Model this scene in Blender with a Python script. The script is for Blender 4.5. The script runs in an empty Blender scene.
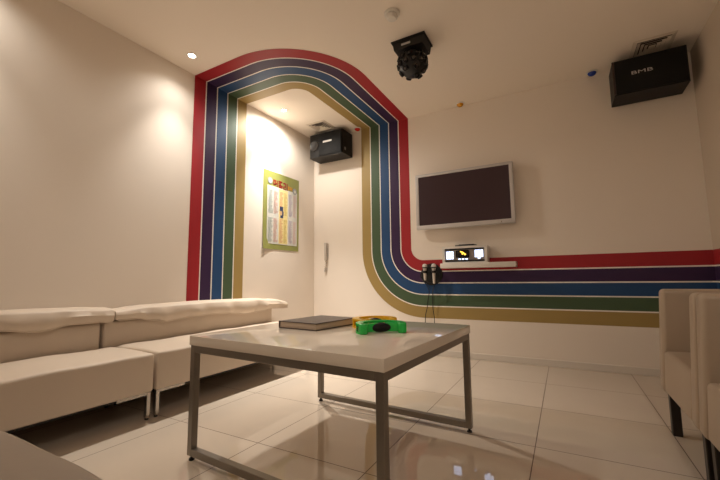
import bpy, bmesh, math, random
from mathutils import Vector, Matrix
random.seed(7)
sc = bpy.context.scene
COL = sc.collection
PI = math.pi

# ------------------------------------------------------------------ helpers
def lin(c):
    c = c / 255.0
    return c / 12.92 if c <= 0.04045 else ((c + 0.055) / 1.055) ** 2.4
def rgb(r, g, b): return (lin(r), lin(g), lin(b), 1)

def mat(name, col, rough=0.5, metal=0.0, spec=0.5, bump=0.0, bscale=60, var=0.0, vscale=4, coat=0.0, emit=None, estr=0.0):
    m = bpy.data.materials.new(name); m.use_nodes = True
    nt = m.node_tree; b = nt.nodes['Principled BSDF']
    b.inputs['Base Color'].default_value = col
    b.inputs['Roughness'].default_value = rough
    b.inputs['Metallic'].default_value = metal
    b.inputs['Specular IOR Level'].default_value = spec
    b.inputs['Coat Weight'].default_value = coat
    b.inputs['Coat Roughness'].default_value = 0.05
    tc = nt.nodes.new('ShaderNodeTexCoord')
    if var > 0:
        n = nt.nodes.new('ShaderNodeTexNoise'); n.inputs['Scale'].default_value = vscale; n.inputs['Detail'].default_value = 4
        nt.links.new(tc.outputs['Object'], n.inputs['Vector'])
        mx = nt.nodes.new('ShaderNodeMix'); mx.data_type = 'RGBA'
        mx.inputs[6].default_value = tuple(max(0, c * (1 - var)) for c in col[:3]) + (1,)
        mx.inputs[7].default_value = tuple(min(1, c * (1 + var)) for c in col[:3]) + (1,)
        nt.links.new(n.outputs['Fac'], mx.inputs[0]); nt.links.new(mx.outputs[2], b.inputs['Base Color'])
    if bump > 0:
        n2 = nt.nodes.new('ShaderNodeTexNoise'); n2.inputs['Scale'].default_value = bscale; n2.inputs['Detail'].default_value = 3
        nt.links.new(tc.outputs['Object'], n2.inputs['Vector'])
        bp = nt.nodes.new('ShaderNodeBump'); bp.inputs['Strength'].default_value = bump; bp.inputs['Distance'].default_value = 0.01
        nt.links.new(n2.outputs['Fac'], bp.inputs['Height']); nt.links.new(bp.outputs['Normal'], b.inputs['Normal'])
    if emit:
        b.inputs['Emission Color'].default_value = emit; b.inputs['Emission Strength'].default_value = estr
    return m

def tile_mat():
    m = mat('polished_tile', rgb(206, 190, 172), rough=0.03, spec=0.55)
    nt = m.node_tree; b = nt.nodes['Principled BSDF']
    tc = nt.nodes.new('ShaderNodeTexCoord'); sp = nt.nodes.new('ShaderNodeSeparateXYZ')
    nt.links.new(tc.outputs['Object'], sp.inputs[0])
    def M(op, a, bb=None):
        n = nt.nodes.new('ShaderNodeMath'); n.operation = op
        for i, v in enumerate((a, bb)):
            if v is None: continue
            if isinstance(v, (int, float)): n.inputs[i].default_value = v
            else: nt.links.new(v, n.inputs[i])
        return n.outputs[0]
    def line(o, off, per):
        f = M('FRACT', M('DIVIDE', M('SUBTRACT', o, off - 20 * per), per))
        d = M('MULTIPLY', M('MINIMUM', f, M('SUBTRACT', 1.0, f)), per)
        return M('LESS_THAN', d, 0.0022)
    g = M('MAXIMUM', line(sp.outputs[0], 1.452, 0.615), line(sp.outputs[1], -2.447, 0.6))
    n = nt.nodes.new('ShaderNodeTexNoise'); n.inputs['Scale'].default_value = 1.6; n.inputs['Detail'].default_value = 6
    nt.links.new(tc.outputs['Object'], n.inputs['Vector'])
    mx = nt.nodes.new('ShaderNodeMix'); mx.data_type = 'RGBA'
    mx.inputs[6].default_value = rgb(212, 195, 176); mx.inputs[7].default_value = rgb(224, 209, 191)
    nt.links.new(n.outputs['Fac'], mx.inputs[0])
    mg = nt.nodes.new('ShaderNodeMix'); mg.data_type = 'RGBA'
    nt.links.new(g, mg.inputs[0]); nt.links.new(mx.outputs[2], mg.inputs[6]); mg.inputs[7].default_value = rgb(105, 84, 68)
    nt.links.new(mg.outputs[2], b.inputs['Base Color'])
    nt.links.new(M('ADD', M('MULTIPLY', g, 0.5), 0.03), b.inputs['Roughness'])
    return m

def bx(bm, c, s, bev=0.0, seg=3, rot=None):
    """box centre c, full size s, edges rounded"""
    r = bmesh.ops.create_cube(bm, size=1)
    vs = r['verts']
    for v in vs: v.co = Vector((v.co.x * s[0], v.co.y * s[1], v.co.z * s[2]))
    if bev > 0:
        es = list({e for v in vs for e in v.link_edges})
        q = bmesh.ops.bevel(bm, geom=es, offset=bev, segments=seg, profile=0.5, affect='EDGES')
        vs = list({v for f in q['faces'] for v in f.verts} | {v for v in vs if v.is_valid})
    if rot is not None:
        for v in vs: v.co = rot @ v.co
    for v in vs: v.co += Vector(c)
    return vs

def bb(bm, lo, hi, bev=0.0, seg=3):
    return bx(bm, [(a + b) / 2 for a, b in zip(lo, hi)], [b - a for a, b in zip(lo, hi)], bev, seg)

def cyl(bm, p0, p1, r0, r1=None, n=24, caps=True):
    if r1 is None: r1 = r0
    p0, p1 = Vector(p0), Vector(p1); d = p1 - p0
    q = d.to_track_quat('Z', 'Y').to_matrix()
    a, b = [], []
    for i in range(n):
        t = 2 * PI * i / n; w = Vector((math.cos(t), math.sin(t), 0))
        a.append(bm.verts.new(p0 + q @ (w * r0))); b.append(bm.verts.new(p1 + q @ (w * r1)))
    for i in range(n):
        j = (i + 1) % n; bm.faces.new((a[i], a[j], b[j], b[i]))
    if caps:
        bm.faces.new(a[::-1]); bm.faces.new(b)

def lathe(bm, prof, c=(0, 0, 0), axis=(0, 0, 1), n=28):
    """prof: list of (radius, height) along axis"""
    q = Vector(axis).to_track_quat('Z', 'Y').to_matrix(); c = Vector(c); rings = []
    for (r, h) in prof:
        if r < 1e-6: rings.append([bm.verts.new(c + q @ Vector((0, 0, h)))])
        else: rings.append([bm.verts.new(c + q @ Vector((r * math.cos(2 * PI * i / n), r * math.sin(2 * PI * i / n), h))) for i in range(n)])
    for A, B in zip(rings, rings[1:]):
        for i in range(n):
            j = (i + 1) % n
            if len(A) == 1 and len(B) == 1: continue
            if len(A) == 1: bm.faces.new((A[0], B[j], B[i]))
            elif len(B) == 1: bm.faces.new((A[i], A[j], B[0]))
            else: bm.faces.new((A[i], A[j], B[j], B[i]))

def tube(bm, pts, r, n=8):
    pts = [Vector(p) for p in pts]; rings = []
    for k, p in enumerate(pts):
        d = (pts[min(k + 1, len(pts) - 1)] - pts[max(k - 1, 0)]).normalized()
        q = d.to_track_quat('Z', 'Y').to_matrix()
        rings.append([bm.verts.new(p + q @ Vector((r * math.cos(2 * PI * i / n), r * math.sin(2 * PI * i / n), 0))) for i in range(n)])
    # avoid twisting: match ring starts
    for A, B in zip(rings, rings[1:]):
        o = min(range(n), key=lambda s: sum((A[i].co - B[(i + s) % n].co).length_squared for i in range(n)))
        B[:] = B[o:] + B[:o]
        for i in range(n):
            j = (i + 1) % n; bm.faces.new((A[i], A[j], B[j], B[i]))
    bm.faces.new(rings[0][::-1]); bm.faces.new(rings[-1])

def smooth_path(P, k=8):
    P = [Vector(p) for p in P]; out = []
    for i in range(len(P) - 1):
        a, b, c, d = P[max(i - 1, 0)], P[i], P[i + 1], P[min(i + 2, len(P) - 1)]
        for s in range(k):
            t = s / k
            out.append(0.5 * ((2 * b) + (c - a) * t + (2 * a - 5 * b + 4 * c - d) * t * t + (3 * b - a - 3 * c + d) * t ** 3))
    return out + [P[-1]]

def obj(name, bm, m, parent=None, smooth=True, angle=35, label=None):
    bmesh.ops.recalc_face_normals(bm, faces=bm.faces[:])
    me = bpy.data.meshes.new(name); bm.to_mesh(me); bm.free()
    if smooth:
        me.polygons.foreach_set('use_smooth', [True] * len(me.polygons))
        me.set_sharp_from_angle(angle=math.radians(angle))
    me.materials.append(m)
    o = bpy.data.objects.new(name, me); COL.objects.link(o)
    if parent: o.parent = parent
    if label: o['label'] = label
    return o

def tag(o, label, cat, group=None):
    o['label'] = label; o['category'] = cat
    if group: o['group'] = group
    return o
def thing(name, label, cat, loc=(0, 0, 0), rz=0.0, group=None):
    o = bpy.data.objects.new(name, None); COL.objects.link(o); o.empty_display_size = 0.1
    o.location = loc; o.rotation_euler = (0, 0, rz)
    return tag(o, label, cat, group)
def dup(root, loc, rz=None, label=None):
    r = root.copy(); COL.objects.link(r); r.location = loc
    if rz is not None: r.rotation_euler = (0, 0, rz)
    if label: r['label'] = label
    for ch in list(root.children):
        c = ch.copy(); COL.objects.link(c); c.parent = r
        for g in ch.children:
            d = g.copy(); COL.objects.link(d); d.parent = c
    return r
def struct(name, bm, m, parent=None, smooth=False):
    o = obj(name, bm, m, parent, smooth=smooth); o['kind'] = 'structure'; return o
def B(): return bmesh.new()
def text_mesh(name, s, size, m, parent, matrix, extrude=0.0006, sx=1.0):
    cu = bpy.data.curves.new(name, 'FONT'); cu.body = s; cu.size = size; cu.extrude = extrude; cu.align_x = 'CENTER'; cu.align_y = 'CENTER'
    t = bpy.data.objects.new(name + '_tmp', cu); COL.objects.link(t)
    bpy.context.view_layer.update()
    me = bpy.data.meshes.new_from_object(t.evaluated_get(bpy.context.evaluated_depsgraph_get()))
    bpy.data.objects.remove(t)
    me.transform(matrix @ Matrix.Diagonal((sx, 1, 1, 1)))
    me.materials.clear(); me.materials.append(m); me.name = name
    o = bpy.data.objects.new(name, me); COL.objects.link(o); o.parent = parent
    return o

# ------------------------------------------------------------------ room measures
H, W, YF = 2.70, 3.90, -4.42
# ------------------------------------------------------------------ materials
M_wall = mat('white_wall_paint', rgb(240, 228, 214), rough=0.6, spec=0.25, bump=0.03, bscale=90, var=0.02, vscale=2)
M_wallr = mat('dimmed_wall_paint', rgb(206, 190, 172), rough=0.6, spec=0.25, bump=0.03, bscale=90, var=0.02, vscale=2)  # darker than the other walls to cut bounce; right-side shade put into colour
M_ceil = mat('white_ceiling_paint', rgb(246, 234, 219), rough=0.75, spec=0.2)
M_floor = tile_mat()
M_base = mat('white_skirting', rgb(226, 216, 203), rough=0.4)
M_leath3 = mat('shaded_white_leatherette', rgb(154, 138, 122), rough=0.45, spec=0.4, bump=0.08, bscale=14, var=0.02)  # sofa leatherette darkened: the foreground dimness is put into the colour
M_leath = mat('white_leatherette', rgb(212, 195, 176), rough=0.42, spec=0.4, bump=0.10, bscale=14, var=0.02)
M_leath2 = mat('cream_leatherette', rgb(178, 159, 138), rough=0.45, spec=0.4, bump=0.05, bscale=220, var=0.02)
M_chrome = mat('brushed_chrome', rgb(190, 185, 178), rough=0.25, metal=1.0)
M_blackp = mat('black_plastic', rgb(22, 20, 20), rough=0.45)
M_blackm = mat('matt_black_paint', rgb(20, 18, 17), rough=0.6, bump=0.06, bscale=200)
M_steel = mat('satin_steel_tube', rgb(140, 132, 122), rough=0.38, metal=0.75)
M_lacq = mat('white_gloss_lacquer', rgb(238, 226, 210), rough=0.07, spec=0.5)
M_whitep = mat('white_plastic', rgb(230, 224, 214), rough=0.35)
M_tvbez = mat('pale_grey_bezel', rgb(206, 200, 196), rough=0.35)
M_screen = mat('dark_lcd_glass', rgb(58, 38, 46), rough=0.3, spec=0.5)
M_darkleg = mat('dark_wood_leg', rgb(34, 27, 22), rough=0.4)
STR = [('red_stripe', mat('red_wall_paint', rgb(166, 40, 46), rough=0.5, spec=0.3)),
       ('purple_stripe', mat('purple_wall_paint', rgb(58, 36, 72), rough=0.5, spec=0.3)),
       ('blue_stripe', mat('blue_wall_paint', rgb(38, 74, 118), rough=0.5, spec=0.3)),
       ('green_stripe', mat('green_wall_paint', rgb(74, 94, 68), rough=0.5, spec=0.3)),
       ('yellow_stripe', mat('ochre_wall_paint', rgb(166, 140, 84), rough=0.5, spec=0.3))]
M_pin = mat('white_line_paint', rgb(245, 238, 228), rough=0.5)

# ------------------------------------------------------------------ setting
bm = B(); bb(bm, (-0.1, YF - 0.1, -0.1), (W + 0.1, 0.1, 0)); struct('floor', bm, M_floor)
bm = B(); bb(bm, (-0.1, YF - 0.1, H), (W + 0.1, 0.1, H + 0.1)); struct('ceiling', bm, M_ceil)
bm = B(); bb(bm, (-0.1, YF - 0.1, 0), (0, 0.1, H)); struct('wall_left', bm, M_wall)
bm = B(); bb(bm, (0, 0, 0), (W, 0.1, H)); struct('wall_back', bm, M_wall)
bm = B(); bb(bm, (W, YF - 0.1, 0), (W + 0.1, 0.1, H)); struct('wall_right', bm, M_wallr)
bm = B(); bb(bm, (0, YF - 0.1, 0), (W, YF, H)); struct('wall_front', bm, M_wall)
bm = B(); bb(bm, (0.012, -0.012, 0), (W - 0.012, 0, 0.06), 0.003, 2); struct('baseboard_back', bm, M_base)
bm = B(); bb(bm, (0, YF, 0), (0.012, 0, 0.06), 0.003, 2); struct('baseboard_left', bm, M_base)
bm = B(); bb(bm, (W - 0.012, YF, 0), (W, 0, 0.06), 0.003, 2); struct('baseboard_right', bm, M_base)

# rainbow painted on left wall, ceiling, back wall and right wall
TW = 0.63
def rainbow_strip(t0, t1, off):
    bm = B()
    def path(t):
        P = []
        y = -1.848 + t
        for k in range(2): P.append((0.0 + off, y, 0.06 + (H - off - 0.06) * k))
        zc = H - off
        P.append((0.573, y, zc))
        r = 0.785 - t; N = 28
        for k in range(1, N + 1):
            a = -PI / 2 + (PI / 2) * k / N
            P.append((0.573 + r * math.cos(a), -1.063 + r * math.sin(a), zc))
        x = 1.358 - t
        P.append((x, -off, zc))
        r = 0.142 + t
        P.append((x, -off, 1.163))
        for k in range(1, N + 1):
            a = PI + (PI / 2) * k / N
            P.append((1.5 + r * math.cos(a), -off, 1.163 + r * math.sin(a)))
        z = 1.163 - r
        P.append((W - off, -off, z)); P.append((W - off, YF + 0.002, z))
        return P
    A = [bm.verts.new(p) for p in path(t0)]; C = [bm.verts.new(p) for p in path(t1)]
    for i in range(len(A) - 1): bm.faces.new((A[i], A[i + 1], C[i + 1], C[i]))
    return bm
mural = thing('rainbow_mural', 'five-colour rainbow stripe painted up the left wall, over the ceiling and along the back wall', 'wall mural', (0, 0, 0))
pw = TW / 5
for i, (nm, m) in enumerate(STR):
    obj(nm, rainbow_strip(i * pw + (0.0 if i == 0 else 0.006), (i + 1) * pw - (0.0 if i == 4 else 0.006), 0.0015), m, mural, smooth=False, label=nm.replace('_', ' ').replace('yellow', 'ochre yellow'))
for i in range(1, 5):
    obj('white_pinstripe', rainbow_strip(i * pw - 0.0062, i * pw + 0.0062, 0.0012), M_pin, mural, smooth=False, label='thin white line between two colours')

# ------------------------------------------------------------------ sofas
def cushion(bm, lo, hi, bev, crown=0.0, wob=0.004, nx=8, ny=26, seed=0):
    """soft upholstered block: rounded box, gridded and gently uneven"""
    rnd = random.Random(seed)
    vs = bb(bm, lo, hi, bev, 4)
    for axis, n, a, b in ((0, nx, lo[0], hi[0]), (1, ny, lo[1], hi[1])):
        for k in range(1, n):
            no = Vector((0, 0, 0)); no[axis] = 1; co = Vector((0, 0, 0)); co[axis] = a + (b - a) * k / n
            bmesh.ops.bisect_plane(bm, geom=bm.verts[:] + bm.edges[:] + bm.faces[:], plane_co=co, plane_no=no)
    ph = [rnd.uniform(0, 6) for _ in range(6)]
    for v in bm.verts:
        u = (v.co.x - lo[0]) / (hi[0] - lo[0]); w = (v.co.y - lo[1]) / (hi[1] - lo[1]); h = (v.co.z - lo[2]) / (hi[2] - lo[2])
        if h > 0.6:
            v.co.z += crown * math.sin(PI * min(1, max(0, u))) * (math.sin(PI * min(1, max(0, w))) ** 0.4 if 0 < w < 1 else 0)
            v.co.z += wob * (math.sin(9 * v.co.y + ph[0]) + math.sin(17 * v.co.y + 6 * v.co.x + ph[1])) * 0.5
        v.co.x += wob * 0.5 * math.sin(7 * v.co.y + 5 * v.co.z + ph[2]) * (1 if u > 0.5 else 0)

def roll(bm, L0, L1, hem, zs, n=70):
    """loose padded cover folded over the backrest: hem(y) and zs(y) give hem height and top height"""
    rings = []
    for k in range(n + 1):
        s = k / n; y = L0 + (L1 - L0) * s
        e = min(1, min(s, 1 - s) * n / 3.0)           # rounded ends
        e = math.sqrt(max(0.0, 1 - (1 - e) ** 2)) * 0.14 + 0.86
        zt = zs(y); zh = hem(y); zm = (zt + zh) / 2; xm = 0.115
        w = 0.004 * math.sin(23 * y) + 0.003 * math.sin(41 * y + 1)
        loop = [(0.02, zh + 0.03), (0.02, zt - 0.012), (0.032, zt - 0.002), (0.085, zt + 0.003), (0.15, zt - 0.002), (0.188, zt - 0.012), (0.197 + 0.6 * w, zt - 0.022),
                (0.201 + w, zt - 0.045), (0.207 + 1.4 * w, (zt + zh) / 2), (0.2 + 1.8 * w, zh + 0.012), (0.192 + 1.8 * w, zh), (0.18 + 1.5 * w, zh + 0.004),
                (0.165, zh + 0.02), (0.13, zh + 0.03)]
        rings.append([bm.verts.new((xm + (x - xm) * e if x > xm else x, y, zm + (z - zm) * e)) for x, z in loop])
    m = len(rings[0])
    for A, C in zip(rings, rings[1:]):
        for i in range(m):
            j = (i + 1) % m; bm.faces.new((A[i], A[j], C[j], C[i]))
    bm.faces.new(rings[0]); bm.faces.new(rings[-1][::-1])

def make_sofa(name, label, L, hem, zs, r0, r1, seed, p0=0.0, p1=None, M_leath=M_leath):
    """origin: back corner at the wall end, seat runs along +y, faces +x"""
    t = thing(name, label, 'sofa', group='low bench sofas around the room')
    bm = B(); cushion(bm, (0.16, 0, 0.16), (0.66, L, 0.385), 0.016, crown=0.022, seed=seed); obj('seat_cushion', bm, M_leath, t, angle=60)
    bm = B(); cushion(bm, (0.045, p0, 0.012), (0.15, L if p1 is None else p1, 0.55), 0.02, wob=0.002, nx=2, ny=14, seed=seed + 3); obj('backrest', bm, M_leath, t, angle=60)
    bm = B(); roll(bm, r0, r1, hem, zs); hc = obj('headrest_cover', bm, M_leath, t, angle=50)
    bm = B(); n = 60
    tube(bm, [(0.194 + 1.8 * (0.004 * math.sin(23 * y) + 0.003 * math.sin(41 * y + 1)), y, hem(y) + 0.002) for y in [r0 + 0.012 + (r1 - r0 - 0.024) * k / n for k in range(n + 1)]], 0.0045, 6); obj('hem_piping', bm, M_leath, hc)
    bm = B(); bb(bm, (0.18, 0.03, 0.135), (0.60, L - 0.03, 0.162)); obj('base_panel', bm, M_blackm, t)
    for y, s in ((0, 1), (L, -1)):
        for x, f in ((0.645, 1), (0.20, 0)):
            bm = B(); bb(bm, (x - 0.028, min(y + 0.008 * s, y + 0.03 * s), 0.0 + 0.012), (x, max(y + 0.008 * s, y + 0.03 * s), 0.16), 0.002, 1)
            bb(bm, (x - 0.012, min(y + 0.008 * s, y + 0.2 * s), 0.143), (x - 0.002, max(y + 0.008 * s, y + 0.2 * s), 0.162), 0.001, 1)
            lg = obj('leg', bm, M_chrome, t, label='flat chrome leg with corner bracket')
            bm = B(); cyl(bm, (x - 0.014, y + 0.019 * s, 0), (x - 0.014, y + 0.019 * s, 0.0125), 0.011); obj('glide', bm, M_blackp, lg)
    return t
def sampler(P):
    def f(y):
        if y <= P[0][0]: return P[0][1]
        for (a, va), (b, vb) in zip(P, P[1:]):
            if y <= b:
                u = (y - a) / (b - a); u = u * u * (3 - 2 * u); return va + (vb - va) * u
        return P[-1][1]
    return f
YB = -2.49
hemB = sampler([(YB + d - YB, z) for d, z in [(-2.49, .556), (-2.38, .556), (-2.23, .534), (-2.14, .514), (-1.88, .532), (-1.6, .53), (-1.339, .502), (-1.15, .512), (-1.043, .527), (-.8, .519)]])
hemB_ = lambda y: hemB(y + YB)
zsB_ = (lambda f: lambda y: f(y + YB))(sampler([(-2.47, .632), (-2.3, .644), (-1.8, .648), (-1.2, .640), (-.95, .622), (-.70, .588)]))
sB = make_sofa('bench_sofa', 'white leather bench sofa along the left wall, nearer the back corner', 1.555, hemB_, zsB_, -0.012, -0.74 - YB, 1, p0=-0.062)
sB.location = (0, YB, 0)
LA = 1.60; YA = -2.508 - LA
hemA_ = (lambda f: lambda y: f(y + YA))(sampler([(-4.1, .55), (-3.6, .54), (-3.3, .556), (-3.088, .557), (-2.915, .535), (-2.744, .558), (-2.6, .556), (-2.53, .545)]))
zsA_ = (lambda f: lambda y: f(y + YA))(sampler([(-4.1, .66), (-3.05, .664), (-2.7, .656), (-2.56, .645)]))
sA = make_sofa('bench_sofa', 'white leather bench sofa along the left wall, the one left of the small gap', LA, hemA_, zsA_, 0.02, LA - 0.002, 5, p1=LA - 0.062)
sA.location = (0, YA, 0)
# sofa against the front wall (only its seat corner shows bottom left)
LC = 1.56
hemC = lambda y: 0.55 + 0.012 * math.sin(6 * y)
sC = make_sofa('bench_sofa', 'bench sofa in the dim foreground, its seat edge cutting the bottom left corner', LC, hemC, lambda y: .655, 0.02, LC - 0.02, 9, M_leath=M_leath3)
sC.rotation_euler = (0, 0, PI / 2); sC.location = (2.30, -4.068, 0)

# ------------------------------------------------------------------ table
RT = math.radians(-3.1)
tb = thing('coffee_table', 'square coffee table with glossy white top on a grey steel frame', 'table', (1.8355, -2.27, 0), RT)
hx, hy, ZT = 0.524, 0.497, 0.56
bm = B(); bb(bm, (-hx, -hy, ZT - 0.044), (hx, hy, ZT), 0.0025, 2); obj('tabletop', bm, M_lacq, tb)
lt = 0.032; zf = 0.022; zr = ZT - 0.044
for sx in (-1, 1):
    for sy in (-1, 1):
        x, y = sx * (hx - 0.005 - lt / 2), sy * (hy - 0.005 - lt / 2)
        bm = B(); bx(bm, (x, y, (zf + zr) / 2), (lt, lt, zr - zf), 0.002, 1)
        lg = obj('leg', bm, M_steel, tb)
        bm = B(); cyl(bm, (x, y, 0), (x, y, 0.008), 0.013); cyl(bm, (x, y, 0.008), (x, y, zf + 0.002), 0.006); obj('levelling_foot', bm, M_blackp, lg)
xi, yi = hx - 0.005 - lt, hy - 0.005 - lt / 2
for sy in (-1, 1):
    bm = B(); bb(bm, (-xi, sy * yi - lt / 2, zf), (xi, sy * yi + lt / 2, zf + lt), 0.002, 1); obj('floor_rail', bm, M_steel, tb)
    bm = B(); bb(bm, (-xi, sy * yi - lt / 2, zr - lt), (xi, sy * yi + lt / 2, zr), 0.002, 1); obj('top_rail', bm, M_steel, tb)
xi, yi = hx - 0.005 - lt / 2, hy - 0.005 - lt
for sx in (-1, 1):
    bm = B(); bb(bm, (sx * xi - lt / 2, -yi, zr - lt), (sx * xi + lt / 2, yi, zr), 0.002, 1); obj('top_rail', bm, M_steel, tb)

# songbook
M_cover = mat('dark_brown_cover', rgb(62, 44, 38), rough=0.35)
M_pages = mat('book_pages', rgb(206, 186, 166), rough=0.8, bump=0.2, bscale=300)
ang = -0.10
bk = thing('song_book', 'thick dark brown song book lying flat on the white table', 'book', (1.482, -2.338, ZT), ang)
wbk, dbk, tbk = 0.272, 0.35, 0.037
bm = B(); bb(bm, (0, 0, 0), (wbk, dbk, 0.004), 0.001, 1); bb(bm, (0, 0, tbk - 0.004), (wbk, dbk, tbk), 0.001, 1); bb(bm, (0, 0, 0.003), (0.005, dbk, tbk - 0.003)); obj('cover', bm, M_cover, bk)
bm = B(); bb(bm, (0.005, 0.006, 0.004), (wbk - 0.007, dbk - 0.006, tbk - 0.004)); obj('page_block', bm, M_pages, bk)

# tambourines
M_grip = mat('black_foam_grip', rgb(18, 14, 16), rough=0.7)
M_jing = mat('jingle_metal', rgb(205, 190, 165), rough=0.2, metal=1)
def tambourine(name, label, m, loc, rz, mj):
    t = thing(name, label, 'tambourine', loc, rz, 'tambourines on the coffee table')
    bm = B(); hgt = 0.048
    R0, R1 = 0.088, 0.122
    a0, a1 = -0.42, PI + 0.42
    def sweep(z0, z1, r0, r1, b0, b1, n):
        ring = []
        for k in range(n + 1):
            a = b0 + (b1 - b0) * k / n
            e = min(1, (min(k, n - k) + 0.0) / 2.0); q = 0.004 * (1 - e)
            ring.append([bm.verts.new((math.cos(a) * r, math.sin(a) * r * 0.92, z)) for r, z in ((r0 + q, z0), (r1 - q, z0), (r1 - q, z1), (r0 + q, z1))])
        for A, C in zip(ring, ring[1:]):
            for i in range(4): j = (i + 1) % 4; bm.faces.new((A[i], A[j], C[j], C[i]))
        bm.faces.new(ring[0]); bm.faces.new(ring[-1][::-1])
    sweep(0, 0.010, R0, R1, a0, a1, 60); sweep(hgt - 0.010, hgt, R0, R1, a0, a1, 60)
    slots = [-0.02 + (PI + 0.04) * k / 5 for k in range(6)]; hw = 0.17
    edges = [a0] + [v for s in slots for v in (s - hw, s + hw)] + [a1]
    for k in range(0, len(edges), 2): sweep(0.009, hgt - 0.009, R0, R1, edges[k], edges[k + 1], max(3, int((edges[k + 1] - edges[k]) * 16)))
    # rounded horn ends and the handle bar between them
    for s in (-1, 1):
        ex, ey = s * math.cos(a0) * 0.105, math.sin(a0) * 0.105 * 0.92
        lathe(bm, [(0, 0), (0.017, 0), (0.021, 0.004), (0.021, hgt - 0.004), (0.017, hgt), (0, hgt)], (ex, ey, 0), n=20)
    P = [(-0.094, -0.026), (-0.066, -0.008), (-0.03, 0.0), (0.03, 0.0), (0.066, -0.008), (0.094, -0.026)]
    ring = [[bm.verts.new((x, y + d, z)) for d, z in ((-0.011, 0.006), (0.011, 0.006), (0.013, hgt / 2), (0.011, hgt - 0.004), (-0.011, hgt - 0.004), (-0.013, hgt / 2))] for x, y in P]
    for A, C in zip(ring, ring[1:]):
        for i in range(6): j = (i + 1) % 6; bm.faces.new((A[i], A[j], C[j], C[i]))
    bm.faces.new(ring[0]); bm.faces.new(ring[-1][::-1])
    obj('frame', bm, m, t, angle=50)
    bm = B(); bmesh.ops.create_uvsphere(bm, u_segments=24, v_segments=14, radius=1)
    for v in bm.verts: v.co = Vector((v.co.x * 0.062, -0.002 + v.co.y * 0.022, hgt / 2 + v.co.z * 0.0225))
    obj('grip', bm, M_grip, t, label='black oval foam grip')
    for a in slots:
        c = Vector((math.cos(a) * 0.105, math.sin(a) * 0.105 * 0.92, hgt / 2))
        bm = B()
        for dz in (-0.006, 0.002): lathe(bm, [(0, dz), (0.006, dz + 0.003), (0.017, dz + 0.001), (0.017, dz + 0.002), (0.006, dz + 0.0042), (0, dz + 0.0042)], c, n=18)
        cyl(bm, c - Vector((0, 0, 0.014)), c + Vector((0, 0, 0.014)), 0.0015, n=8)
        obj('jingle', bm, mj, t, label='pair of thin metal jingle discs')
    return t
M_green = mat('green_gloss_plastic', rgb(46, 205, 88), rough=0.25, spec=0.5)
M_yellow = mat('yellow_gloss_plastic', rgb(250, 192, 20), rough=0.3, spec=0.5)
d = math.atan2(0.22, 0.125)
tambourine('green_tambourine', 'bright green half-moon tambourine with black oval grip, in front of the yellow one', M_green, (2.062, -2.262, ZT), math.radians(42), M_jing)
tambourine('yellow_tambourine', 'yellow half-moon tambourine lying just behind the green one', M_yellow, (1.938, -2.085, ZT), math.radians(58), M_jing)

# ------------------------------------------------------------------ television
tv = thing('wall_television', 'flat screen television in a pale bezel tilted on the back wall', 'television', (1.9685, 0, 1.66))
hw, hh = 0.508, 0.309
bm = B()
y0, y1 = -0.09, -0.045
for lo, hi in (((-hw, y0, hh - 0.03), (hw, y1, hh)), ((-hw, y0, -hh), (hw, y1, -hh + 0.045)), ((-hw, y0, -hh + 0.04), (-hw + 0.036, y1, hh - 0.028)), ((hw - 0.036, y0, -hh + 0.04), (hw, y1, hh - 0.028))):
    bb(bm, lo, hi, 0.004, 2)
obj('bezel', bm, M_tvbez, tv)
bm = B(); bb(bm, (-hw + 0.03, y0 + 0.006, -hh + 0.04), (hw - 0.03, y0 + 0.012, hh - 0.025)); obj('screen', bm, M_screen, tv)
bm = B(); bb(bm, (-hw + 0.012, y0 + 0.013, -hh + 0.012), (hw - 0.012, -0.035, hh - 0.012), 0.008, 2); obj('rear_housing', bm, M_tvbez, tv)
bm = B(); bb(bm, (-0.25, -0.036, -0.2), (0.25, 0, 0.2)); obj('wall_mount', bm, M_blackm, tv)
bm = B(); cyl(bm, (hw - 0.13, y0 - 0.001, -hh + 0.02), (hw - 0.13, y0 + 0.01, -hh + 0.02), 0.007, n=14); obj('power_button', bm, M_chrome, tv)

# shelf and player
bm = B(); bb(bm, (1.73, -0.15, 0.922), (2.462, 0, 0.972), 0.003, 2)
tag(obj('wall_shelf', bm, M_whitep), 'narrow white wall shelf below the television carrying the karaoke player', 'shelf')
pl = thing('karaoke_player', 'small white karaoke player with lit display on the wall shelf', 'karaoke machine', (1.979, -0.075, 0.972))
pw2, ph2, pd = 0.226, 0.174, 0.06
M_panel = mat('silver_front_panel', rgb(150, 142, 136), rough=0.35, metal=0.4)
bm = B()
for lo, hi in (((-pw2, -pd, ph2 - 0.024), (pw2, pd, ph2)), ((-pw2, -pd, 0), (pw2, pd, 0.012)), ((-pw2, -pd, 0.01), (-pw2 + 0.026, pd, ph2 - 0.02)), ((pw2 - 0.026, -pd, 0.01), (pw2, pd, ph2 - 0.02)), ((-pw2 + 0.02, pd - 0.02, 0.01), (pw2 - 0.02, pd, ph2 - 0.02))):
    bb(bm, lo, hi, 0.003, 2)
obj('casing', bm, M_whitep, pl)
yp = -pd + 0.014
bm = B(); bb(bm, (-pw2 + 0.024, yp, 0.03), (pw2 - 0.024, yp + 0.03, ph2 - 0.038)); fp = obj('front_panel', bm, M_panel, pl)
bm = B(); bb(bm, (-pw2 + 0.024, yp - 0.002, ph2 - 0.039), (pw2 - 0.024, yp + 0.03, ph2 - 0.022)); bb(bm, (-pw2 + 0.024, yp - 0.002, 0.011), (pw2 - 0.024, yp + 0.03, 0.031)); obj('dark_strip', bm, M_blackp, pl)
M_lit = mat('lit_keypad', rgb(200, 215, 255), rough=0.4, emit=(0.62, 0.74, 1.0, 1), estr=2.2)
bm = B()
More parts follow.
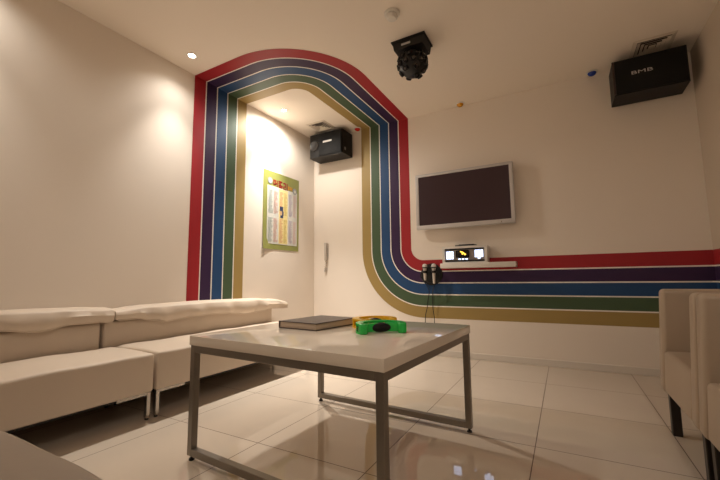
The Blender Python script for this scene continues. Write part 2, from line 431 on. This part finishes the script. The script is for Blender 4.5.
for i in range(3):
    for j in range(3):
        bb(bm, (-0.186 + i * 0.026, yp - 0.004, 0.042 + j * 0.028), (-0.186 + i * 0.026 + 0.022, yp + 0.002, 0.042 + j * 0.028 + 0.024), 0.001, 1)
obj('lit_keypad', bm, M_lit, pl, label='glowing white keypad on the left of the panel')
bm = B()
for i, (n0, n1) in enumerate(((0.055, 0.128), (0.038, 0.128), (0.055, 0.128))):
    bb(bm, (0.104 + i * 0.028, yp - 0.004, n0), (0.104 + i * 0.028 + 0.024, yp + 0.002, n1), 0.001, 1)
obj('lit_fader_panel', bm, M_lit, pl, label='glowing white bars on the right of the panel')
bm = B(); bb(bm, (-0.085, yp - 0.004, 0.052), (0.05, yp + 0.002, 0.130), 0.01, 3)
lcd = obj('display', bm, mat('black_display', rgb(8, 8, 8), rough=0.2), pl)
M_lcdy = mat('display_yellow', rgb(240, 190, 40), emit=(1.0, 0.62, 0.08, 1), estr=1.6)
bm = B()
for (x, z, w, h, r) in ((-0.028, 0.112, 0.03, 0.012, -0.5), (-0.008, 0.1, 0.034, 0.014, -0.6), (0.008, 0.086, 0.02, 0.012, 0.3), (-0.02, 0.096, 0.012, 0.02, 0)):
    bx(bm, (x, yp - 0.005, z), (w, 0.002, h), 0, rot=Matrix.Rotation(-r, 3, 'Y'))
obj('display_graphic', bm, M_lcdy, lcd)
bm = B()
for x in (-0.05, -0.015, 0.02): bb(bm, (x - 0.012, yp - 0.004, 0.034), (x + 0.012, yp + 0.002, 0.046), 0.002, 1)
obj('lit_button', bm, M_lit, pl, label='row of small lit buttons below the display')
# black flat remote on the player
bm = B(); bb(bm, (-0.105, -0.045, 0), (0.105, 0.045, 0.012), 0.004, 2); bb(bm, (-0.07, -0.035, 0.01), (0.085, 0.035, 0.018), 0.003, 2)
o = tag(obj('remote_tray', bm, M_blackp), 'flat black device lying on top of the white karaoke player', 'remote control'); o.location = (1.99, -0.072, 0.972 + ph2)

# ------------------------------------------------------------------ microphones in holder
mh = thing('microphone_holder', 'black two-cup microphone holder on the striped wall left of the shelf', 'microphone holder', (1.592, -0.003, 0.918))
bm = B(); lathe(bm, [(0, 0), (0.115, 0), (0.12, 0.006), (0.115, 0.014), (0, 0.016)], (0, 0, -0.055), axis=(0, -1, 0), n=32); obj('back_plate', bm, M_blackm, mh)
for x in (-0.055, 0.045):
    bm = B(); n = 24
    ri = [[bm.verts.new((x + r * math.cos(2 * PI * i / n), -0.072 + r * math.sin(2 * PI * i / n), z)) for i in range(n)] for r, z in ((0.021, -0.042), (0.028, -0.042), (0.028, -0.016), (0.021, -0.016))]
    for q in range(4):
        A, C = ri[q], ri[(q + 1) % 4]
        for i in range(n): bm.faces.new((A[i], A[(i + 1) % n], C[(i + 1) % n], C[i]))
    bb(bm, (x - 0.011, -0.047, -0.036), (x + 0.011, -0.012, -0.021), 0.003, 1)
    obj('cup', bm, M_blackp, mh)
M_mesh = mat('microphone_mesh', rgb(215, 210, 204), rough=0.35, metal=0.6, bump=0.5, bscale=500)
M_micb = mat('microphone_body', rgb(214, 206, 196), rough=0.35, metal=0.2)
def mic(label, x, dz, ln):
    t = thing('microphone', label, 'microphone', (x, -0.075, 0.918 + dz), 0, 'two corded microphones in the wall holder')
    bm = B(); lathe(bm, [(0, -ln), (0.010, -ln), (0.0125, -ln + 0.01), (0.019, -0.022), (0.0195, 0.0), (0.016, 0.004), (0, 0.004)]); obj('body', bm, M_micb, t)
    bm = B(); lathe(bm, [(0.017, 0.0), (0.024, 0.012), (0.027, 0.03), (0.024, 0.046), (0.014, 0.057), (0, 0.06)]); obj('head', bm, M_mesh, t, angle=80)
    bm = B(); lathe(bm, [(0.0245, 0.010), (0.0275, 0.016), (0.0275, 0.020), (0.0245, 0.026)]); obj('ring', bm, M_blackp, t)
    return t
m1 = mic('silver corded microphone hanging in the wall holder, left one of the pair', 1.537, 0.0, 0.12)
m2 = mic('silver corded microphone hanging in the wall holder, right one next to the shelf', 1.637, 0.0, 0.155)
def cable(label, P, ox):
    bm = B(); tube(bm, smooth_path(P, 8), 0.004, 7)
    o = obj('microphone_cable', bm, M_blackp); return tag(o, label, 'cable', 'black microphone cables below the holder')
def coil(cx, cz, r, y, turns, a0, ph):
    P = []
    for k in range(int(turns * 14) + 1):
        a = a0 - 2 * PI * k / 14
        P.append((cx + r * math.cos(a) * (1 + 0.05 * math.sin(k * 1.3 + ph)), y - 0.004 * math.sin(k * 0.9 + ph), cz + r * 0.85 * math.sin(a) * (1 + 0.05 * math.cos(k * 1.1 + ph))))
    return P
cable('black cable hanging from the left microphone down the striped wall',
      [(1.537, -0.075, 0.797), (1.537, -0.07, 0.765)] + coil(1.585, 0.86, 0.108, -0.034, 2.2, PI * 1.35, 0)[1:] + [(1.56, -0.03, 0.70), (1.55, -0.03, 0.6), (1.535, -0.03, 0.5), (1.515, -0.03, 0.42), (1.51, -0.03, 0.3), (1.515, -0.03, 0.15), (1.50, -0.035, 0.02), (1.46, -0.05, 0.004), (1.36, -0.045, 0.004)], 0)
cable('black cable hanging from the right microphone down the striped wall',
      [(1.637, -0.075, 0.758), (1.634, -0.072, 0.735)] + [(1.618, -0.062, 0.70), (1.602, -0.035, 0.6), (1.60, -0.03, 0.5), (1.612, -0.03, 0.4), (1.61, -0.03, 0.3), (1.605, -0.03, 0.15), (1.595, -0.035, 0.02), (1.56, -0.07, 0.004), (1.44, -0.08, 0.004)], 0)

# ------------------------------------------------------------------ loudspeakers
M_cab = mat('black_speaker_cabinet', rgb(15, 12, 11), rough=0.5, spec=0.3, bump=0.08, bscale=160)
M_gril = mat('black_speaker_grille', rgb(8, 7, 7), rough=0.65, spec=0.3, bump=0.35, bscale=420)
M_cone = mat('speaker_cone', rgb(44, 40, 38), rough=0.4)
M_silv = mat('silver_badge', rgb(205, 200, 195), rough=0.35, metal=0.2)
def speaker(label, loc, badge):
    """origin: bottom centre of the rear face; faces -y; 0.48 x 0.24 x 0.30"""
    t = thing('loudspeaker', label, 'loudspeaker', loc, 0, 'corner loudspeakers')
    w, d, h = 0.245, 0.24, 0.30
    bm = B()
    prof = [(-w, -d + 0.012), (-w + 0.012, -d), (w - 0.008, -d), (w, -d + 0.008), (w, 0), (-w, 0)]
    a = [bm.verts.new((x, y, 0)) for x, y in prof]; b = [bm.verts.new((x, y, h)) for x, y in prof]
    for i in range(len(prof)):
        j = (i + 1) % len(prof); bm.faces.new((a[i], a[j], b[j], b[i]))
    bm.faces.new(a[::-1]); bm.faces.new(b)
    obj('cabinet', bm, M_cab, t, smooth=False)
    gx0 = -w + 0.012 if badge else -w + 0.15
    bm = B(); bb(bm, (gx0, -d - 0.014, 0.008), (w - 0.012, -d + 0.002, h - 0.008), 0.005, 2); g = obj('grille', bm, M_gril, t)
    if badge:
        bm = B(); cyl(bm, (-w + 0.004, -d - 0.006, 0.006), (-w + 0.004, -d - 0.006, h - 0.006), 0.009, n=16); obj('corner_trim', bm, mat('dark_brown_trim', rgb(58, 42, 36), rough=0.3), t)
    else:
        bm = B(); lathe(bm, [(0.0, 0.002), (0.03, 0.004), (0.055, 0.012), (0.062, 0.014), (0.068, 0.008), (0.07, 0.0)], (-w + 0.078, -d + 0.001, h * 0.5), axis=(0, -1, 0)); obj('woofer', bm, M_cone, t)
        bm = B(); bb(bm, (w - 0.001, -0.19, 0.05), (w + 0.001, -0.155, 0.085)); obj('sticker', bm, mat('grey_sticker', rgb(150, 146, 140)), t)
    if badge:
        R = Matrix.Rotation(PI / 2, 4, 'X')
        text_mesh('badge_lettering', 'BMB', 0.040, M_silv, g, Matrix.Translation((-0.052, -d - 0.0148, 0.160)) @ R, 0.0006, 1.95)
    else:
        bm = B(); bb(bm, (-0.03, -d - 0.0165, 0.165), (0.10, -d - 0.013, 0.188), 0.002, 1); obj('badge', bm, M_silv, g)
    bm = B(); bb(bm, (-0.06, 0, 0.06), (0.06, 0.008, 0.24)); bb(bm, (-0.03, 0.006, 0.1), (0.03, 0.03, 0.2)); obj('wall_bracket', bm, M_blackm, t)
    return t
speaker('black box loudspeaker with a silver badge plate hanging in the left back corner', (0.366, -0.03, 2.345), False)
speaker('black box loudspeaker with silver lettering hanging in the dim right back corner', (3.568, -0.03, 2.333), True)

# ------------------------------------------------------------------ ceiling vents
M_vent = mat('cream_vent_metal', rgb(222, 208, 190), rough=0.5)
M_void = mat('vent_dark_void', rgb(70, 54, 42), rough=0.9)
def vent(label, x, y, s):
    t = thing('ceiling_vent', label, 'air vent', (x, y, H), 0, 'square ceiling vents')
    bm = B(); bb(bm, (-s + 0.012, -s + 0.012, -0.004), (s - 0.012, s - 0.012, -0.0005)); obj('duct_opening', bm, M_void, t)
    def sq(bm, a, b, z0, z1):
        """square cone ring: inner half size a at z1, outer half size b at z0"""
        V = [[bm.verts.new((sx * q, sy * q, z)) for sx, sy in ((-1, -1), (1, -1), (1, 1), (-1, 1))] for q, z in ((b, z0), (a, z1), (a - 0.002, z1 + 0.001), (b - 0.003, z0 + 0.002))]
        for k in range(4):
            A, C = V[k], V[(k + 1) % 4]
            for i in range(4): bm.faces.new((A[i], A[(i + 1) % 4], C[(i + 1) % 4], C[i]))
    bm = B(); sq(bm, s - 0.028, s, -0.002, -0.009); obj('frame', bm, M_vent, t, smooth=False)
    for b in (0.78, 0.58, 0.38):
        bm = B(); sq(bm, s * b - 0.021, s * b, -0.014, -0.005); obj('louvre', bm, M_vent, t, smooth=False)
    bm = B(); bb(bm, (-s * 0.16, -s * 0.16, -0.012), (s * 0.16, s * 0.16, -0.009)); obj('centre_plate', bm, M_vent, t, smooth=False)
    return t
vent('square louvred ceiling vent above the left corner loudspeaker', 0.352, -0.345, 0.135)
vent('square louvred ceiling vent above the right corner loudspeaker', 3.60, -0.262, 0.14)

# ------------------------------------------------------------------ smoke detector, coloured lamps
sd = thing('smoke_detector', 'round white two-tier smoke detector on the ceiling near the top edge', 'smoke detector', (1.90, -1.665, H))
bm = B(); lathe(bm, [(0, 0), (0.055, 0), (0.055, -0.012), (0.051, -0.018), (0, -0.018)]); obj('base', bm, M_whitep, sd)
bm = B(); lathe(bm, [(0.036, -0.017), (0.04, -0.022), (0.038, -0.040), (0.03, -0.048), (0, -0.05)]); obj('sensor_head', bm, M_whitep, sd)

def bulb(label, x, y, col):
    t = thing('coloured_lamp', label, 'ceiling lamp', (x, y, H - 0.002), 0, 'small coloured lamps along the ceiling edge')
    bm = B(); lathe(bm, [(0.030, 0), (0.048, 0), (0.048, -0.004), (0.040, -0.008), (0.030, -0.008)]); obj('rim', bm, M_whitep, t)
    bm = B(); lathe(bm, [(0.036, -0.004), (0.035, -0.014), (0.028, -0.026), (0.015, -0.034), (0, -0.036)]); obj('lens', bm, mat(label.split()[1] + '_lamp_glass', col, rough=0.15, spec=0.6), t)
bulb('small red coloured lamp on the ceiling where the ochre stripe meets the wall', 0.707, -0.062, rgb(214, 40, 26))
bulb('small orange coloured lamp on the ceiling above the television', 1.985, -0.062, rgb(214, 150, 30))
bulb('small blue coloured lamp on the ceiling left of the dim corner loudspeaker', 3.195, -0.055, rgb(20, 58, 160))

# ------------------------------------------------------------------ disco effect light
fx = thing('disco_light', 'black disco effect light with a many-lensed dome under the ceiling', 'stage light', (1.898, -1.27, H), 0)
bm = B(); bb(bm, (-0.14, -0.105, -0.012), (0.14, 0.105, 0), 0.002, 1); obj('mounting_plate', bm, M_blackm, fx)
bm = B(); prof = [(-0.13, -0.011), (0.13, -0.011), (0.118, -0.075), (-0.118, -0.075)]
a = [bm.verts.new((x, -0.092, z)) for x, z in prof]; b = [bm.verts.new((x, 0.092, z)) for x, z in prof]
for i in range(4): j = (i + 1) % 4; bm.faces.new((a[i], a[j], b[j], b[i]))
bm.faces.new(a); bm.faces.new(b[::-1]); obj('housing', bm, M_blackm, fx, smooth=False)
bm = B(); bb(bm, (-0.055, -0.0945, -0.052), (0.02, -0.0915, -0.036)); obj('nameplate', bm, M_silv, fx)
dome_c = Vector((0.0, 0.0, -0.172)); rd = 0.108
bm = B(); bmesh.ops.create_uvsphere(bm, u_segments=32, v_segments=20, radius=rd)
for v in bm.verts: v.co += dome_c
obj('dome', bm, M_blackp, fx)
M_lens = mat('lens_glass', rgb(40, 34, 34), rough=0.05, spec=0.9)
for zz, n, o in ((-0.95, 1, 0), (-0.62, 6, 0.2), (-0.15, 11, 0.0), (0.32, 11, 0.28)):
    for k in range(n):
        a = 2 * PI * k / n + o; q = math.sqrt(1 - zz * zz); dirv = Vector((q * math.cos(a), q * math.sin(a), zz)).normalized()
        bm = B(); lathe(bm, [(0.022, -0.012), (0.0235, 0.014), (0.0195, 0.0165), (0.018, 0.008)], dome_c + dirv * rd, axis=dirv, n=14)
        lt_ = obj('lens_barrel', bm, M_blackp, fx)
        bm = B(); lathe(bm, [(0.0185, 0.006), (0.013, 0.0125), (0, 0.0145)], dome_c + dirv * rd, axis=dirv, n=14); obj('lens', bm, M_lens, lt_)

# ------------------------------------------------------------------ poster
ps = thing('song_list_poster', 'green-bordered song list poster with red title taped to the left wall', 'poster', (0.002, -0.952, 1.165))
PWD, PHT = 0.62, 0.895
M_pg = mat('poster_green', rgb(146, 148, 80), rough=0.4, var=0.12, vscale=6)
M_pw = mat('poster_white', rgb(214, 212, 202), rough=0.4)
def pq(bm, u0, v0, u1, v1, x=0.003):
    """rectangle on the poster: u to the right, v down, 0..1"""
    bb(bm, (x - 0.0008, u0 * PWD, (1 - v1) * PHT), (x, u1 * PWD, (1 - v0) * PHT))
bm = B(); g = 14
rows = [[bm.verts.new((0.0015 + (0.012 * max(0, 1 - (i + j) / 4.0) ** 1.5), PWD * i / g, PHT * j / g)) for j in range(g + 1)] for i in range(g + 1)]
for i in range(g):
    for j in range(g): bm.faces.new((rows[i][j], rows[i + 1][j], rows[i + 1][j + 1], rows[i][j + 1]))
obj('sheet', bm, M_pg, ps)
bm = B(); pq(bm, 0.10, 0.19, 0.945, 0.93); obj('list_panel', bm, M_pw, ps, smooth=False)
bm = B(); pq(bm, 0.41, 0.20, 0.66, 0.92, 0.0036); obj('middle_column', bm, mat('poster_cream', rgb(232, 214, 150), rough=0.4), ps, smooth=False)
def rowsmesh(u0, u1, v0, v1, n, x, seed):
    rnd = random.Random(seed); bm = B()
    for k in range(n):
        v = v0 + (v1 - v0) * k / n
        pq(bm, u0, v, u0 + (u1 - u0) * rnd.uniform(0.55, 1.0), v + (v1 - v0) / n * 0.42, x)
    return bm
cols = [(0.13, 0.25, rgb(178, 190, 186)), (0.27, 0.39, rgb(222, 182, 172)), (0.43, 0.53, rgb(214, 150, 120)), (0.55, 0.64, rgb(200, 176, 96)), (0.69, 0.80, rgb(186, 176, 196)), (0.82, 0.92, rgb(222, 186, 186))]
for i, (u0, u1, c) in enumerate(cols):
    m = mat('poster_ink', c, rough=0.5)
    obj('song_rows', rowsmesh(u0, u1, 0.24, 0.545, 20, 0.0042, i), m, ps, smooth=False)
    obj('song_rows', rowsmesh(u0, u1, 0.60, 0.91, 20, 0.0042, i + 20), m, ps, smooth=False)
M_red = mat('poster_red', rgb(140, 4, 24), rough=0.4)
bm = B()
def glyph(u, v, w, h, strokes):
    for a, b, c, d in strokes: pq(bm, u + a * w, v + b * h, u + c * w, v + d * h, 0.0036)
glyph(0.25, 0.10, 0.125, 0.085, [(0, 0, .6, .2), (0, .2, .2, .7), (.35, .2, .55, .8), (0, .6, .6, .8), (.75, 0, .95, 1), (.6, .4, .8, .6)])
glyph(0.39, 0.095, 0.12, 0.095, [(0, 0, .9, .2), (.35, .2, .55, .6), (0, .55, 1, .72), (.1, .8, .9, 1), (0, .3, .3, .45)])
glyph(0.525, 0.10, 0.125, 0.095, [(0, 0, .6, .2), (.4, .2, .6, .55), (0, .5, .6, .65), (0, .65, .2, 1), (0, .85, .65, 1), (.78, 0, 1, 1)])
obj('title_lettering', bm, M_red, ps, smooth=False)
bm = B(); glyph(0.66, 0.13, 0.13, 0.05, [(0, 0, .35, .3), (.1, .3, .3, 1), (.45, 0, .6, 1), (.6, .4, 1, .6), (.85, 0, 1, 1)]); obj('subtitle_lettering', bm, mat('poster_orange', rgb(226, 150, 40), rough=0.4), ps, smooth=False)
M_pgrey = mat('poster_grey', rgb(150, 152, 158), rough=0.4)
for u, v in ((0.17, 0.125), (0.865, 0.175)):
    bm = B(); cyl(bm, (0.0022, u * PWD, (1 - v) * PHT), (0.0042, u * PWD, (1 - v) * PHT), 0.038, n=24); ro = obj('roundel', bm, M_pgrey, ps)
    bm = B(); cyl(bm, (0.004, u * PWD + 0.004, (1 - v) * PHT - 0.004), (0.005, u * PWD + 0.004, (1 - v) * PHT - 0.004), 0.021, n=20); obj('roundel_face', bm, M_pw, ro)
bm = B(); pq(bm, 0.43, 0.43, 0.53, 0.49, 0.0048); pq(bm, 0.45, 0.545, 0.53, 0.58, 0.0048); pq(bm, 0.50, 0.49, 0.54, 0.545, 0.0048); obj('photo_print', bm, mat('poster_dark_blue', rgb(46, 58, 92), rough=0.4), ps, smooth=False)
bm = B(); bb(bm, (0.0005, -0.012, -0.06), (0.0035, 0.03, 0.012), 0.001, 1); obj('tape', bm, mat('clear_tape', rgb(214, 202, 186), rough=0.25), ps)

# ------------------------------------------------------------------ intercom handset on back wall
ph = thing('wall_phone', 'slim white wall phone handset on the back wall beside the left corner', 'phone', (0.205, 0, 0.93))
M_ph = mat('pale_grey_plastic', rgb(196, 186, 174), rough=0.4)
bm = B(); bb(bm, (-0.022, -0.018, 0.14), (0.022, 0, 0.35), 0.006, 2); obj('cradle', bm, M_ph, ph)
bm = B(); bb(bm, (-0.017, -0.05, 0.13), (0.017, -0.026, 0.36), 0.009, 3); bb(bm, (-0.02, -0.034, 0.30), (0.02, -0.014, 0.36), 0.008, 3); bb(bm, (-0.02, -0.034, 0.13), (0.02, -0.014, 0.19), 0.008, 3); obj('handset', bm, M_ph, ph)
P = [(0.012 * math.cos(k * 1.15) - 0.02 * math.sin(k / 48 * PI), -0.016 + 0.012 * math.sin(k * 1.15), 0.14 - 0.15 * math.sin(min(1, k / 36) * PI / 2) + (0.05 * max(0, k - 36) / 12)) for k in range(49)]
bm = B(); tube(bm, P, 0.0035, 6); obj('coiled_cord', bm, M_ph, ph)

# ------------------------------------------------------------------ armchairs
def make_armchair(label):
    """origin on the floor under the far front corner; faces -x, runs toward -y; front edges lean back slightly"""
    t = thing('armchair', label, 'armchair', (0, 0, 0), 0, 'tub armchairs against the right wall')
    D, Wd, zt, zb = 0.59, 0.64, 0.748, 0.215; at = 0.085
    def lean(bm):
        for v in bm.verts: v.co.x += 0.032 * (v.co.z - zb) / (zt - zb) * max(0, 1 - v.co.x / D)
        return bm
    for y in (0, -Wd + at):
        bm = B(); bb(bm, (0, y - at, zb), (D - 0.01, y, zt), 0.022, 4); obj('arm', lean(bm), M_leath2, t)
    bm = B(); bb(bm, (D - 0.12, -Wd, zb), (D, 0, zt + 0.003), 0.022, 4); obj('backrest', bm, M_leath2, t)
    bm = B(); cushion(bm, (0.004, -Wd + at + 0.001, zb + 0.004), (D - 0.115, -at - 0.001, 0.43), 0.018, crown=0.012, wob=0.001, nx=5, ny=5, seed=4); obj('seat_cushion', lean(bm), M_leath2, t, angle=60)
    for x in (0.047, D - 0.05):
        for y in (-0.045, -Wd + 0.05):
            bm = B(); bx(bm, (x, y, (zb + 0.01) / 2), (0.04, 0.04, zb + 0.01), 0.003, 1)
            obj('leg', bm, M_darkleg, t, label='dark square leg')
    return t
c1 = make_armchair('cream tub armchair against the right wall, the one farther away by the back wall')
c1.location = (3.268, -1.325, 0)
c2 = dup(c1, (3.268, -1.972, 0), 0, 'cream tub armchair cut off by the right edge, nearer the viewer')

# ------------------------------------------------------------------ downlights
WARM = (1.0, 0.95, 0.875)
M_bulb = mat('halogen_lens', rgb(255, 240, 220), emit=(1.0, 0.9, 0.75, 1), estr=30)
first = None
LX = 0.243
spots = [('round recessed downlight in the ceiling by the red stripe, lighting the left wall', LX, -2.056),
         ('round recessed downlight in the ceiling inside the rainbow arch, over the poster', LX, -0.901)]
for lab, x, y in spots:
    if first is None:
        t = first = thing('downlight', lab, 'ceiling light', (x, y, H), 0, 'recessed downlights along the left wall')
        bm = B(); lathe(bm, [(0.028, -0.001), (0.042, -0.001), (0.042, -0.004), (0.034, -0.007), (0.028, -0.004)]); obj('trim_ring', bm, M_whitep, t)
        bm = B(); lathe(bm, [(0.029, -0.002), (0.018, -0.004), (0, -0.005)]); obj('lamp_lens', bm, M_bulb, t)
    else: dup(first, (x, y, H), 0, lab)
# reflector lamps: a narrow core, a core swivelled towards the room, a soft beam and wide spill; the third hangs outside the frame, the last is an added unseen front fill
for x, y, parts in ((LX, -2.056, (('core', 52, 70, 1, 0), ('swivelled_core', 34, 70, 1, 20), ('beam', 7, 110, 1, 0), ('spill', 5, 136, 0.6, 0))),
                    (LX, -0.901, (('core', 177, 70, 1, 0), ('swivelled_core', 116, 70, 1, 20), ('spill', 38, 176, 0.6, 0))),
                    (LX, -3.40, (('core', 34, 70, 1, 0), ('spill', 11, 150, 0.8, 0))),
                    (3.3, -4.1, (('spill', 27, 176, 0.6, 0),))):
    for nm, e, sz, bl, tilt in parts:
        l = bpy.data.lights.new('spot_light_' + nm, 'SPOT'); l.energy = e; l.color = WARM; l.spot_size = math.radians(sz); l.spot_blend = bl; l.shadow_soft_size = 0.028
        lo = bpy.data.objects.new('spot_light_' + nm, l); COL.objects.link(lo); lo.location = (x, y, H - 0.035); lo.rotation_euler = (0, math.radians(-tilt), 0)

w = bpy.data.worlds.new('World'); sc.world = w; w.use_nodes = True
w.node_tree.nodes['Background'].inputs[0].default_value = (0.02, 0.016, 0.012, 1)

# ------------------------------------------------------------------ camera
yaw, pitch, rollr = (math.radians(a) for a in (-29.1020928, 6.17479068, -0.60861397))
f = Vector((math.sin(yaw) * math.cos(pitch), math.cos(yaw) * math.cos(pitch), math.sin(pitch)))
r = Vector((math.cos(yaw), -math.sin(yaw), 0)); u = r.cross(f)
c, s = math.cos(rollr), math.sin(rollr)
r2 = c * r + s * u; u2 = -s * r + c * u
cam = bpy.data.cameras.new('Camera'); cam.sensor_width = 36; cam.lens = 364.0446545978184 / 720 * 36; cam.clip_start = 0.02
co = bpy.data.objects.new('Camera', cam); COL.objects.link(co)
co.matrix_world = Matrix(((r2.x, u2.x, -f.x, 2.85534349), (r2.y, u2.y, -f.y, -3.88513314), (r2.z, u2.z, -f.z, 0.81619603), (0, 0, 0, 1)))
sc.camera = co
sc.view_settings.view_transform = 'Standard'; sc.view_settings.look = 'None'
sc.view_settings.gamma = 1; sc.view_settings.use_curve_mapping = False
sc.view_settings.exposure = 0.16
